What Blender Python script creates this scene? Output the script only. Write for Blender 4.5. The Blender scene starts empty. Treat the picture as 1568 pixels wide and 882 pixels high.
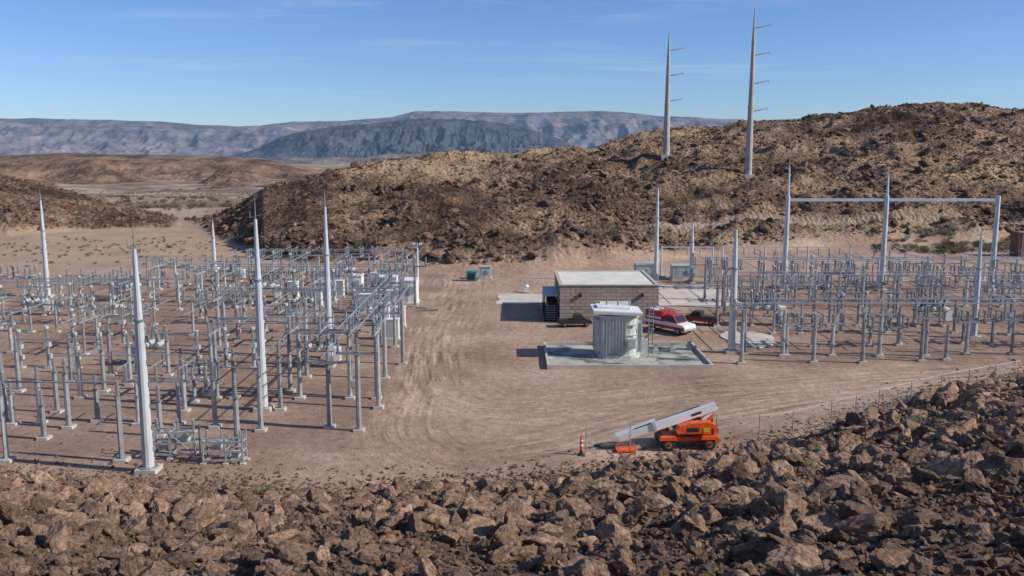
import bpy, math, random
import numpy as np
from mathutils import Vector
random.seed(7); rng=np.random.default_rng(11)
scene=bpy.context.scene
CAMH=20.0; F=1358.0; PITCH=math.atan(211/F); C=math.cos(PITCH); S=math.sin(PITCH)
# ------------------------------------------------------------------ image pixel helpers
def site(px,py,z=0.0):
    v=-(py-441)/F; dz=-S+v*C; fy=C+v*S; t=(CAMH-z)/(-dz)
    return ((px-784)/F*t, fy*t)
def topz(y,py):
    v=-(py-441)/F; return CAMH+y*(-S+v*C)/(C+v*S)
# ------------------------------------------------------------------ noise
_pr=np.random.default_rng(5); PERM=_pr.permutation(256).astype(np.int32); PERM=np.concatenate([PERM,PERM])
_a=_pr.random(256)*2*np.pi; GX=np.cos(_a).astype(np.float32); GY=np.sin(_a).astype(np.float32)
def perlin(x,y):
    xi=np.floor(x).astype(np.int32); yi=np.floor(y).astype(np.int32)
    xf=(x-xi).astype(np.float32); yf=(y-yi).astype(np.float32); xi&=255; yi&=255
    u=xf*xf*xf*(xf*(xf*6-15)+10); v=yf*yf*yf*(yf*(yf*6-15)+10)
    x1=(xi+1)&255; y1=(yi+1)&255
    def g(a,b,dx,dy):
        h=PERM[PERM[a]+b]; return GX[h]*dx+GY[h]*dy
    n00=g(xi,yi,xf,yf); n10=g(x1,yi,xf-1,yf); n01=g(xi,y1,xf,yf-1); n11=g(x1,y1,xf-1,yf-1)
    a=n00+u*(n10-n00); b=n01+u*(n11-n01)
    return (a+v*(b-a))*1.5
def fbm(x,y,sc,oc=4,off=0.0,ridge=False,gain=.5):
    r=0; a=1; f=1/sc; tot=0
    for i in range(oc):
        n=perlin(x*f+off+i*17.3,y*f-off+i*9.1)
        if ridge: n=1-2*np.abs(n)
        r=r+a*n; tot+=a; a*=gain; f*=2.03
    return r/tot
def sm(x,a,b):
    t=np.clip((x-a)/(b-a),0,1); return t*t*(3-2*t)
# ------------------------------------------------------------------ terrain
fb=[(0,735),(150,744),(300,750),(480,762),(640,756),(800,742),(1050,706),(1200,684),(1300,650),(1450,603),(1568,580)]
fb=[site(*p) for p in fb]; fb=[(-140,66),(-60,54)]+fb+[(62,84),(100,98),(160,120)]
FBX=[p[0] for p in fb]; FBY=[p[1] for p in fb]
KU=[-1500,-400,0,60,150,230,270,300,330,400,450,500,600,700,800,900,950,1000,1050,1100,1200,1280,1350,1440,1500,1568,1900,3000]
KS=[240,250,273,285,309,325,335,335,328,294,279,266,250,243,241,231,221,211,204,202,196,187,177,171,173,176,168,155]
RU=[-1500,0,150,270,330,400,500,600,700,800,900,1000,1100,1200,1440,3000]
RC=[300,280,265,262,250,232,240,262,292,330,370,400,400,385,380,380]
BU=[-1500,0,100,230,300,400,500,700,850,1000,1100,1300,1568,3000]
BYp=[360,362,355,352,362,397,410,417,417,406,392,378,372,360]
BD=[site(784,p)[1] for p in BYp]
def terrain(x,y,full=False):
    x=np.asarray(x,dtype=np.float64); y=np.asarray(y,dtype=np.float64)
    yy=np.maximum(y,8.0); u=np.clip(784+1374*x/yy,-1500,3000)
    base=-42*sm(y,215,1200)-0.0
    r1=np.interp(u,RU,RC); r0=np.interp(u,BU,BD)+5*fbm(x,y,30,2,3.3)
    hc=20+(230-np.interp(u,KU,KS))/1374*r1
    t=(y-r0)/(r1-r0); tc=np.clip(t,0,1)
    hill=hc*(1-(1-tc)**1.55)
    hill=np.where(t>1,hc-0.10*(y-r1)-0.0006*np.maximum(y-r1,0)**1.5,hill)
    on=(t>0)&(hill>base)
    rm=np.where(on,sm(t,0.0,0.07),0)*sm(hill-base,0,1)
    zraw=np.where(t>0,np.maximum(hill,base),base)
    ypix=230+1374*(20-zraw)/yy
    road=np.where((u>930)&(t>0)&(t<1),np.exp(-((ypix-346-3*np.sin(u/90))/3.6)**2)*sm(u,930,1050),0)
    road2=np.where((t>0)&(t<1)&(u>800)&(u<1120),np.exp(-((ypix-(292+ (u-800)*0.14))/1.8)**2),0)
    damp=rm*(1-.8*road)*(1-.5*np.exp(-((t-1)/.05)**2))
    z=zraw+damp*(3.9*fbm(x,y,42,4,1.7,True)*np.clip(hc/15,.3,1.3)-1.2+1.4*fbm(x,y,11,5,8.1,True))
    # micro relief of pad
    z=z+(1-rm)*0.05*fbm(x,y,7,2,4)*(y<400)
    z=z+np.where(y>300,(1-rm)*5*fbm(x,y,160,4,2),0)
    # foreground slope
    yb=np.interp(x,FBX,FBY)+1.1*fbm(x,y,6,3,6.6)
    s=(yb-y)*0.9; sp=np.maximum(s,0)
    fr=0.375*sp*sp/(sp+1.6); fr=np.where(fr>15,15+3.2*np.tanh((fr-15)/3.2),fr)
    fm=sm(s,0,1.0)
    near=sm(np.hypot(x,y),2,10)
    rel=(0.5*fbm(x,y,5.5,3,9.9)+0.24*fbm(x,y,1.3,4,2.2,True))*near
    z=z+fr+fm*rel*sm(sp,0,5)+fm*0.15
    if full: return z,rm,fm,road,road2,t,u
    return z
def attr(me,name,typ,dat):
    a=me.attributes.new(name,typ,'POINT')
    a.data.foreach_set('vector' if typ=='FLOAT_VECTOR' else 'value',np.ascontiguousarray(dat,dtype=np.int32 if typ=='INT' else np.float32).ravel())
def gridmesh(name,X,Y,Z,wrap=False,smooth=True):
    nr,nc=X.shape; me=bpy.data.meshes.new(name)
    co=np.stack([X,Y,Z],-1).reshape(-1,3).astype(np.float32)
    idx=np.arange(nr*nc).reshape(nr,nc)
    if wrap: idx=np.concatenate([idx,idx[:,:1]],1)
    q=np.stack([idx[:-1,:-1],idx[:-1,1:],idx[1:,1:],idx[1:,:-1]],-1).reshape(-1,4)[:,::-1]
    me.vertices.add(len(co)); me.vertices.foreach_set('co',co.ravel())
    me.loops.add(q.size); me.loops.foreach_set('vertex_index',np.ascontiguousarray(q).astype(np.int32).ravel())
    me.polygons.add(len(q)); me.polygons.foreach_set('loop_start',np.arange(0,q.size,4,dtype=np.int32))
    me.polygons.foreach_set('use_smooth',np.full(len(q),smooth))
    me.update(calc_edges=True); me.validate()
    return me
def link(name,me,loc=(0,0,0),rot=0,parent=None,scale=None):
    o=bpy.data.objects.new(name,me); scene.collection.objects.link(o); o.location=loc; o.rotation_euler[2]=rot
    if scale: o.scale=scale
    if parent: o.parent=parent
    return o
# ------------------------------------------------------------------ node helpers
def newmat(name):
    m=bpy.data.materials.new(name); m.use_nodes=True; nt=m.node_tree; b=nt.nodes['Principled BSDF']; return m,nt,b
def N(nt,t,**k):
    n=nt.nodes.new(t)
    for a,v in k.items():
        if a.startswith('i_'): n.inputs[a[2:].replace('_',' ')].default_value=v
        else: setattr(n,a,v)
    return n
def L(nt,a,b): nt.links.new(a,b)
def ramp(nt,fac,stops):
    r=nt.nodes.new('ShaderNodeValToRGB'); e=r.color_ramp.elements
    e[0].position=stops[0][0]; e[1].position=stops[-1][0]
    for p,c in stops[1:-1]: e.new(p)
    for i,(p,c) in enumerate(stops):
        e[i].position=p; e[i].color=(c,c,c,1) if not isinstance(c,tuple) else (*c,1)
    L(nt,fac,r.inputs[0]); return r.outputs[0]
def mix(nt,fac,a,b,mode='MIX'):
    n=nt.nodes.new('ShaderNodeMix'); n.data_type='RGBA'; n.blend_type=mode
    for s,v in ((n.inputs[0],fac),(n.inputs[6],a),(n.inputs[7],b)):
        if isinstance(v,(int,float)): s.default_value=v
        elif isinstance(v,tuple): s.default_value=(*v,1)
        else: L(nt,v,s)
    return n.outputs[2]
def math_(nt,op,a,b=0.0):
    n=nt.nodes.new('ShaderNodeMath'); n.operation=op
    for s,v in ((n.inputs[0],a),(n.inputs[1],b)):
        if isinstance(v,(int,float)): s.default_value=v
        else: L(nt,v,s)
    return n.outputs[0]
def noise(nt,vec,sc,det=4,rough=.55):
    n=nt.nodes.new('ShaderNodeTexNoise'); n.inputs['Scale'].default_value=sc; n.inputs['Detail'].default_value=det; n.inputs['Roughness'].default_value=rough
    if vec is not None: L(nt,vec,n.inputs['Vector'])
    return n.outputs[0]
def voro(nt,vec,sc,feat='F1'):
    n=nt.nodes.new('ShaderNodeTexVoronoi'); n.feature=feat; n.inputs['Scale'].default_value=sc
    L(nt,vec,n.inputs['Vector']); return n
def bump(nt,b,h,st=.5,d=.1):
    n=nt.nodes.new('ShaderNodeBump'); n.inputs['Strength'].default_value=st; n.inputs['Distance'].default_value=d
    L(nt,h,n.inputs['Height']); L(nt,n.outputs[0],b.inputs['Normal'])
def at(nt,name,out='Fac'):
    n=nt.nodes.new('ShaderNodeAttribute'); n.attribute_name=name; return n.outputs[out]
def simple(name,col,rough=.6,metal=0.0,var=.12,sc=3.0,bmp=0,inst=0):
    m,nt,b=newmat(name); tc=N(nt,'ShaderNodeTexCoord')
    n=noise(nt,tc.outputs['Object'],sc,5); d=tuple(c*(1-var*1.6) for c in col); l=tuple(min(1,c*(1+var)) for c in col)
    c=ramp(nt,n,[(.3,d),(.7,l)])
    if inst: c=mix(nt,1.0,c,ramp(nt,N(nt,'ShaderNodeObjectInfo').outputs['Random'],[(0,1-inst),(1,1.0)]),'MULTIPLY')
    L(nt,c,b.inputs['Base Color']); b.inputs['Roughness'].default_value=rough; b.inputs['Metallic'].default_value=metal
    if bmp: bump(nt,b,n,bmp,.02)
    return m
# ------------------------------------------------------------------ terrain material
def terrain_mat():
    m,nt,b=newmat('desert_ground'); P=N(nt,'ShaderNodeTexCoord').outputs['Object']
    # pad
    n1=noise(nt,P,.10,6,.62); n2=noise(nt,P,1.3,6,.65); n3=noise(nt,P,9,4,.7)
    pad=ramp(nt,n1,[(.33,(.29,.190,.132)),(.5,(.395,.270,.192)),(.68,(.48,.345,.258))])
    pad=mix(nt,.55,pad,ramp(nt,n2,[(.3,.28),(.72,.74)]),'OVERLAY')
    pad=mix(nt,.45,pad,ramp(nt,n3,[(.3,.25),(.7,.8)]),'OVERLAY')
    for nm in ('trkA','trkB'):
        v=at(nt,nm,'Vector'); sx=N(nt,'ShaderNodeSeparateXYZ'); L(nt,v,sx.inputs[0])
        cx=N(nt,'ShaderNodeCombineXYZ'); L(nt,math_(nt,'MULTIPLY',sx.outputs[0],1.9),cx.inputs[0]); L(nt,math_(nt,'MULTIPLY',sx.outputs[1],.10),cx.inputs[1])
        st=noise(nt,cx.outputs[0],1.0,6,.7)
        band=math_(nt,'SUBTRACT',1,math_(nt,'MINIMUM',1,math_(nt,'POWER',math_(nt,'DIVIDE',math_(nt,'ABSOLUTE',sx.outputs[0]),7.0),2)))
        band=math_(nt,'MULTIPLY',band,ramp(nt,noise(nt,P,.16,4,.6),[(.36,.15),(.58,1.0)]))
        pad=mix(nt,math_(nt,'MULTIPLY',band,.8),pad,ramp(nt,st,[(.36,.24),(.47,.47),(.56,.60),(.66,.8)]),'OVERLAY')
    vs=voro(nt,P,3.1); sp=ramp(nt,vs.outputs['Distance'],[(.05,1.0),(.13,0.0)])
    spm=math_(nt,'MULTIPLY',sp,ramp(nt,noise(nt,P,.5,3),[(.5,0.0),(.65,.8)]))
    pad=mix(nt,spm,pad,(.52,.42,.34))
    vs2=voro(nt,P,5.3); pad=mix(nt,math_(nt,'MULTIPLY',ramp(nt,vs2.outputs['Distance'],[(.07,1.0),(.16,0.0)]),ramp(nt,noise(nt,P,.3,4),[(.47,0.0),(.6,.75)])),pad,(.14,.10,.078))
    yard=mix(nt,.6,(.265,.176,.130),ramp(nt,n2,[(.3,.3),(.7,.72)]),'OVERLAY'); yard=mix(nt,.5,yard,ramp(nt,noise(nt,P,14,3,.8),[(.35,.25),(.65,.8)]),'OVERLAY')
    pad=mix(nt,math_(nt,'MULTIPLY',at(nt,'yard'),ramp(nt,n1,[(.35,.95),(.62,.35)])),pad,yard)
    yel=at(nt,'sand'); pad=mix(nt,math_(nt,'MULTIPLY',yel,ramp(nt,n2,[(.35,.6),(.65,1.0)])),pad,(.43,.315,.205))
    val=at(nt,'valley'); vn=noise(nt,P,.012,8,.7); pad=mix(nt,val,pad,ramp(nt,vn,[(.40,(.16,.115,.085)),(.50,(.29,.22,.16)),(.60,(.44,.345,.255))]))
    # hill
    h1=noise(nt,P,.045,7,.66); h2=noise(nt,P,.5,6,.7)
    vc=voro(nt,P,1.1); vcc=N(nt,'ShaderNodeSeparateColor'); L(nt,vc.outputs['Color'],vcc.inputs[0])
    hill=ramp(nt,h1,[(.36,(.085,.053,.037)),(.46,(.18,.112,.075)),(.55,(.33,.212,.142)),(.66,(.47,.32,.215))])
    hill=mix(nt,.65,hill,ramp(nt,h2,[(.32,.12),(.55,.5),(.7,.85)]),'OVERLAY')
    hill=mix(nt,.4,hill,ramp(nt,vcc.outputs[0],[(0,.2),(.75,.5),(1,.9)]),'OVERLAY')
    hill=mix(nt,at(nt,'tan'),hill,mix(nt,.5,(.48,.33,.20),ramp(nt,h2,[(.35,.25),(.65,.7)]),'OVERLAY'))
    hill=mix(nt,at(nt,'road'),hill,(.48,.37,.28))
    hill=mix(nt,at(nt,'cut'),hill,(.07,.048,.038))
    fg=ramp(nt,noise(nt,P,1.6,8,.72),[(.3,(.06,.038,.027)),(.5,(.14,.09,.062)),(.7,(.28,.19,.132))])
    c=mix(nt,at(nt,'rock'),pad,hill); c=mix(nt,at(nt,'fg'),c,fg)
    L(nt,c,b.inputs['Base Color']); b.inputs['Roughness'].default_value=.95; b.inputs['Specular IOR Level'].default_value=.15
    hb=math_(nt,'ADD',math_(nt,'MULTIPLY',h2,math_(nt,'MULTIPLY',at(nt,'rock'),2.2)),math_(nt,'MULTIPLY',n3,.12))
    hb=math_(nt,'ADD',hb,math_(nt,'MULTIPLY',math_(nt,'MULTIPLY',vc.outputs['Distance'],at(nt,'rock')),-1.0))
    hb=math_(nt,'ADD',hb,math_(nt,'MULTIPLY',n2,.2))
    bump(nt,b,hb,.95,1.0)
    return m
# polar graded ground sheet
ang=np.radians(np.concatenate([np.linspace(-180,-42,70,endpoint=False),np.linspace(-42,42,1000,endpoint=False),np.linspace(42,180,70,endpoint=False)]))
rad=np.concatenate([np.linspace(.3,10,25,endpoint=False),np.arange(10,58,.2),np.arange(58,150,.5),np.arange(150,480,1.1),np.geomspace(480,16000,170)])
A,R=np.meshgrid(ang,rad); X=R*np.sin(A); Y=R*np.cos(A)
Z,rm,fm,road,road2,T,U=terrain(X,Y,True)
me=gridmesh('ground',X,Y,Z,wrap=True)
attr(me,'rock','FLOAT',rm); attr(me,'fg','FLOAT',fm); attr(me,'road','FLOAT',road); attr(me,'cut','FLOAT',road2*.8*rm)
tan=np.where((T>0)&(T<1.05),sm(T,.50,.8)*sm(U,480,620)*(1-sm(U,1050,1250))*(.75+1.2*fbm(X,Y,25,5,3)),0)
tan=np.maximum(tan,np.where((T>0.02)&(T<.5)&(U>900),(.3+1.4*fbm(X,Y*2.2,34,5,13)),0)*sm(U,900,1100))
tan=np.clip(tan,0,.85)*rm
attr(me,'tan','FLOAT',tan)
sand=np.clip(sm(Y,120,150)*(1-sm(U,250,520))*(.6+.9*fbm(X,Y,18,5,2)),0,1)*.9*(Y<500)
attr(me,'sand','FLOAT',sand); attr(me,'valley','FLOAT',sm(Y,230,330)*(1-rm))
wv=1.5*fbm(X,Y,9,3,21)
yd=sm(-9.5+wv-X,0,2)*sm(Y+wv,52,58)*(1-sm(Y+wv,142,150))+sm(X-22+wv,0,2)*sm(Y+wv,80,84)*(1-sm(Y+wv,134,142))
attr(me,'yard','FLOAT',yd)
def smooth_path(px,n=160):
    p=np.array([site(*q) for q in px]); tt=np.linspace(0,len(p)-1,n); i=np.clip(tt.astype(int),0,len(p)-2); f=(tt-i)[:,None]
    g=lambda k:p[np.clip(k,0,len(p)-1)]
    a,b,c,d=g(i-1),g(i),g(i+1),g(i+2)
    return .5*((2*b)+(c-a)*f+(2*a-5*b+4*c-d)*f**2+(3*b-a-3*c+d)*f**3)
def pathcoord(x,y,path):
    out=np.full((x.size,3),50.0,dtype=np.float32); sel=np.where(((y>45)&(y<190)&(np.abs(x)<90)).ravel())[0]
    xs=x.ravel()[sel]; ys=y.ravel()[sel]; tg=np.gradient(path,axis=0); ln=np.hypot(tg[:,0],tg[:,1]); tg/=ln[:,None]; al=np.cumsum(ln)
    for k in range(0,len(sel),40000):
        a=xs[k:k+40000,None]-path[None,:,0]; b_=ys[k:k+40000,None]-path[None,:,1]; d=a*a+b_*b_; j=d.argmin(1); r=np.arange(len(j))
        sd=a[r,j]*tg[j,1]-b_[r,j]*tg[j,0]
        out[sel[k:k+40000],0]=sd; out[sel[k:k+40000],1]=al[j]+a[r,j]*tg[j,0]+b_[r,j]*tg[j,1]
    return out
pA=smooth_path([(740,395),(715,425),(690,470),(662,520),(655,570),(690,615),(800,632),(950,612),(1150,595),(1568,562),(1900,545)])
pB=smooth_path([(640,395),(690,430),(640,500),(625,580),(600,660),(680,715),(800,700),(900,680),(1050,640),(1300,600),(1700,575)])
attr(me,'trkA','FLOAT_VECTOR',pathcoord(X,Y,pA)); attr(me,'trkB','FLOAT_VECTOR',pathcoord(X,Y,pB))
me.materials.append(terrain_mat()); link('ground',me)
# ------------------------------------------------------------------ distant ranges
def haze_mat(name,dark,light,haze_glow,hs,sc,strata=.3,bd=.2):
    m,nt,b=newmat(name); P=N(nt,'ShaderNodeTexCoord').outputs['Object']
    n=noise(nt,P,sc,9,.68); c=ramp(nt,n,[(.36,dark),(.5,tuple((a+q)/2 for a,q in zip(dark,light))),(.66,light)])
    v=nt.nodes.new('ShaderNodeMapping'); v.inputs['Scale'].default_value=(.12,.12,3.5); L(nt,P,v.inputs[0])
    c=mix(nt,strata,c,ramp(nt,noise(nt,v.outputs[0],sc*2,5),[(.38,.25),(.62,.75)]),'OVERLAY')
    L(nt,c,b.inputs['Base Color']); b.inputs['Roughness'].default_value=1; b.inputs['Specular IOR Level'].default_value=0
    b.inputs['Emission Color'].default_value=(*haze_glow,1); b.inputs['Emission Strength'].default_value=hs  # weak bluish emission on the rock imitates airlight haze, no air volume
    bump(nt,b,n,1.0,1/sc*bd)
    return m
def far_range(name,us,ys,yf,yc,yback,zb,mat,gsc,gd,nc=1100,nr=150,mesa=0.0,seed=0.0,rough=1.0):
    u=np.linspace(us[0],us[-1],nc); yv=np.concatenate([np.linspace(yf,yc,nr),np.linspace(yc,yback,20)[1:]])
    Ug,Yg=np.meshgrid(u,yv); X=Yg*(Ug-784)/1374; Y=Yg
    cr=20+(230-np.interp(Ug,us,ys))/1374*yc
    cr=cr+ (0.0016*yc*rough)*fbm(X,np.full_like(X,seed),gsc*.8,6,seed)
    t=np.clip((Y-yf)/(yc-yf),0,1)
    wob=t+.25*fbm(X,Y,gsc*2.2,4,seed+3)*np.sin(np.pi*t)
    g=np.clip(wob,0,1)**.9
    if mesa: g=g*(1-mesa)+mesa*(.45*sm(g,.2,.42)+.55*sm(g,.66,.84))
    rid=fbm(X,Y*.45,gsc,7,seed,True,.55)
    z=zb+(cr-zb)*(g-gd*(1-rid)*.5*np.sin(np.pi*np.clip(t,0,1)**.85)**.7)
    z=np.where(Y>yc,np.minimum(z,cr-(Y-yc)*.15),z); z=np.where(t<=0,zb-20,z)
    me=gridmesh(name,X,Y,z); me.materials.append(mat); return link(name,me)
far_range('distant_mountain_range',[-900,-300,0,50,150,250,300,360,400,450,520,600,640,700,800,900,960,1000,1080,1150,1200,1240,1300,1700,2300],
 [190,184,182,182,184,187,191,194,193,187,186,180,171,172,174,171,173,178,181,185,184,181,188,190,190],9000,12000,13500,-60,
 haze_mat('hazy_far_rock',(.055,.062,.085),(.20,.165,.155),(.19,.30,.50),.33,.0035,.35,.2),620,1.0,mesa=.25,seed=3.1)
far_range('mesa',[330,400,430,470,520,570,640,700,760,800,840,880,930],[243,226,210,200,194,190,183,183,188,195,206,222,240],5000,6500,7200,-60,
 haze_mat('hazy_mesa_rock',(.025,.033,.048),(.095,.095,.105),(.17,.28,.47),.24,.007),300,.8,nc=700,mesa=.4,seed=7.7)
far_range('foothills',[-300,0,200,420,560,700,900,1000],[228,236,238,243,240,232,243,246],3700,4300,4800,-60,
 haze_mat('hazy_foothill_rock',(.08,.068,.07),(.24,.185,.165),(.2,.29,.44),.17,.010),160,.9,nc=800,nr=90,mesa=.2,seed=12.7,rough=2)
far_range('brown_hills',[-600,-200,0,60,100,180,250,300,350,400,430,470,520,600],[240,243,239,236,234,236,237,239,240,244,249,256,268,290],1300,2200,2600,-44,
 haze_mat('hazy_brown_hill_rock',(.065,.043,.034),(.30,.195,.138),(.22,.25,.34),.06,.014,.25,.22),260,1.7,nc=1000,nr=260,mesa=.1,seed=5.2,rough=1.3)
# ------------------------------------------------------------------ rocks
def rock_mat(name,dark,mid,light):
    m,nt,b=newmat(name); P=N(nt,'ShaderNodeTexCoord').outputs['Object']; oi=N(nt,'ShaderNodeObjectInfo')
    n=noise(nt,P,2.6,7,.68); c=ramp(nt,n,[(.32,dark),(.5,mid),(.7,light)])
    c=mix(nt,.7,c,ramp(nt,oi.outputs['Random'],[(0,.17),(.5,.45),(.85,.63),(1,.88)]),'OVERLAY')
    n2=noise(nt,P,9,5,.7); c=mix(nt,.5,c,ramp(nt,n2,[(.35,.25),(.65,.72)]),'OVERLAY')
    L(nt,c,b.inputs['Base Color']); b.inputs['Roughness'].default_value=.9; b.inputs['Specular IOR Level'].default_value=.2
    bump(nt,b,math_(nt,'ADD',n,math_(nt,'MULTIPLY',n2,.4)),.85,.22); return m
rm1=rock_mat('basalt_rock',(.11,.067,.045),(.285,.180,.120),(.50,.335,.235))
rm2=rock_mat('varnished_rock',(.055,.036,.027),(.155,.098,.068),(.36,.235,.158))
def ico(sub):
    import bmesh
    bm=bmesh.new(); bmesh.ops.create_icosphere(bm,subdivisions=sub,radius=1); v=np.array([x.co[:] for x in bm.verts]); f=[[q.index for q in p.verts] for p in bm.faces]; bm.free(); return v,f
def rock_coll(name,mat,n,sub):
    col=bpy.data.collections.new(name); v,f=ico(sub)
    for i in range(n):
        r=np.full(len(v),1.25)
        for k in range(10):
            m=rng.normal(size=3); m/=np.linalg.norm(m); d=rng.uniform(.5,.95); dt=v@m
            r=np.where(dt>.05,np.minimum(r,d/np.maximum(dt,.05)),r)
        nn=fbm(v[:,0]*2+i*7,v[:,1]*2+v[:,2]*1.7,.8,4,i*3.1)
        r=r*(1+.18*nn)
        me=bpy.data.meshes.new('rock_%d'%i); me.from_pydata((v*r[:,None]).tolist(),[],f); me.materials.append(mat)
        o=bpy.data.objects.new('rock_%d'%i,me); col.objects.link(o)
    return col
def instancer(name,pts,scl,rot,idx,col):
    me=bpy.data.meshes.new(name); me.vertices.add(len(pts)); me.vertices.foreach_set('co',pts.astype(np.float32).ravel())
    attr(me,'scl','FLOAT_VECTOR',scl); attr(me,'rot','FLOAT_VECTOR',rot); attr(me,'pidx','INT',idx); me.update()
    o=link(name,me); ng=bpy.data.node_groups.new(name,'GeometryNodeTree')
    ng.interface.new_socket('Geometry',in_out='INPUT',socket_type='NodeSocketGeometry'); ng.interface.new_socket('Geometry',in_out='OUTPUT',socket_type='NodeSocketGeometry')
    gi=ng.nodes.new('NodeGroupInput'); go=ng.nodes.new('NodeGroupOutput'); ip=ng.nodes.new('GeometryNodeInstanceOnPoints'); ci=ng.nodes.new('GeometryNodeCollectionInfo')
    ci.inputs['Collection'].default_value=col; ci.inputs['Separate Children'].default_value=True; ci.inputs['Reset Children'].default_value=True
    def na(nm,t):
        n=ng.nodes.new('GeometryNodeInputNamedAttribute'); n.data_type=t; n.inputs['Name'].default_value=nm; return [s for s in n.outputs if s.enabled and s.name=='Attribute'][0]
    er=ng.nodes.new('FunctionNodeEulerToRotation')
    lk=ng.links.new; lk(gi.outputs[0],ip.inputs['Points']); lk(ci.outputs[0],ip.inputs['Instance']); ip.inputs['Pick Instance'].default_value=True
    lk(na('pidx','INT'),ip.inputs['Instance Index']); lk(na('rot','FLOAT_VECTOR'),er.inputs[0]); lk(er.outputs[0],ip.inputs['Rotation']); lk(na('scl','FLOAT_VECTOR'),ip.inputs['Scale']); lk(ip.outputs[0],go.inputs[0])
    md=o.modifiers.new('scatter','NODES'); md.node_group=ng; return o
CR=rock_coll('basalt_rocks',rm1,9,4); CR2=rock_coll('hill_rocks',rm2,6,2)
def scatter(name,x,y,size,col,nv,sink=.25):
    n=len(x); z=terrain(x,y)
    sc=np.stack([size*rng.uniform(.8,1.4,n),size*rng.uniform(.65,1.15,n),size*rng.uniform(.5,.95,n)],1)
    pts=np.stack([x,y,z+sc[:,2]*(.5-sink)*.9],1); rot=np.stack([rng.uniform(-.6,.6,n),rng.uniform(-.6,.6,n),rng.uniform(0,6.28,n)],1)
    return instancer(name,pts,sc,rot,rng.integers(0,nv,n),col)
# foreground
n=170000; y=rng.uniform(3,100,n); x=rng.uniform(-45,75,n); f_=terrain(x,y,True)[2]
k=(f_>.5)&(np.hypot(x,y)>4)&(np.abs(x)<y*.68+4); x=x[k];y=y[k]
size=.06+.08*rng.pareto(2.4,len(x)); size=np.clip(size,.06,.46)
dn=fbm(x,y,4.5,4,5); size*=np.clip(1.0+1.2*dn,.45,1.6)*np.clip(.60+y/60,.8,1.5)
scatter('foreground_rocks',x,y,size,CR,9,.08)
print('fg rocks',len(x))
n=50000; y=rng.uniform(6,44,n); x=rng.uniform(-28,28,n); k=(np.abs(x)<y*.62+2); x=x[k];y=y[k]
scatter('foreground_rubble',x,y,rng.uniform(.03,.10,len(x)),CR,9,.1)
n=10000; x=rng.uniform(-45,60,n); y=np.interp(x,FBX,FBY)+rng.exponential(1.1,n)-.3
scatter('loose_stones',x,y,rng.uniform(.04,.12,n)*np.where(rng.random(n)<.06,1.8,1),CR,9)
# hill
n=170000; y=rng.uniform(140,470,n); uu=rng.uniform(-60,1640,n); x=y*(uu-784)/1374
z_,r_,_,rd,_,t_,u_=terrain(x,y,True); dd=fbm(x,y,22,5,4.4)
k=(r_>.3)&(t_<1.12)&(rd<.3)&(rng.random(n)<.34+1.3*dd-.28*np.where((t_>.65)&(u_>560)&(u_<1050),1,0)); x=x[k];y=y[k]
size=np.clip(.17+.20*rng.pareto(2.4,len(x)),.15,1.4)
scatter('hillside_rocks',x,y,size,CR2,6,.22)
print('hill rocks',len(x))
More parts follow.
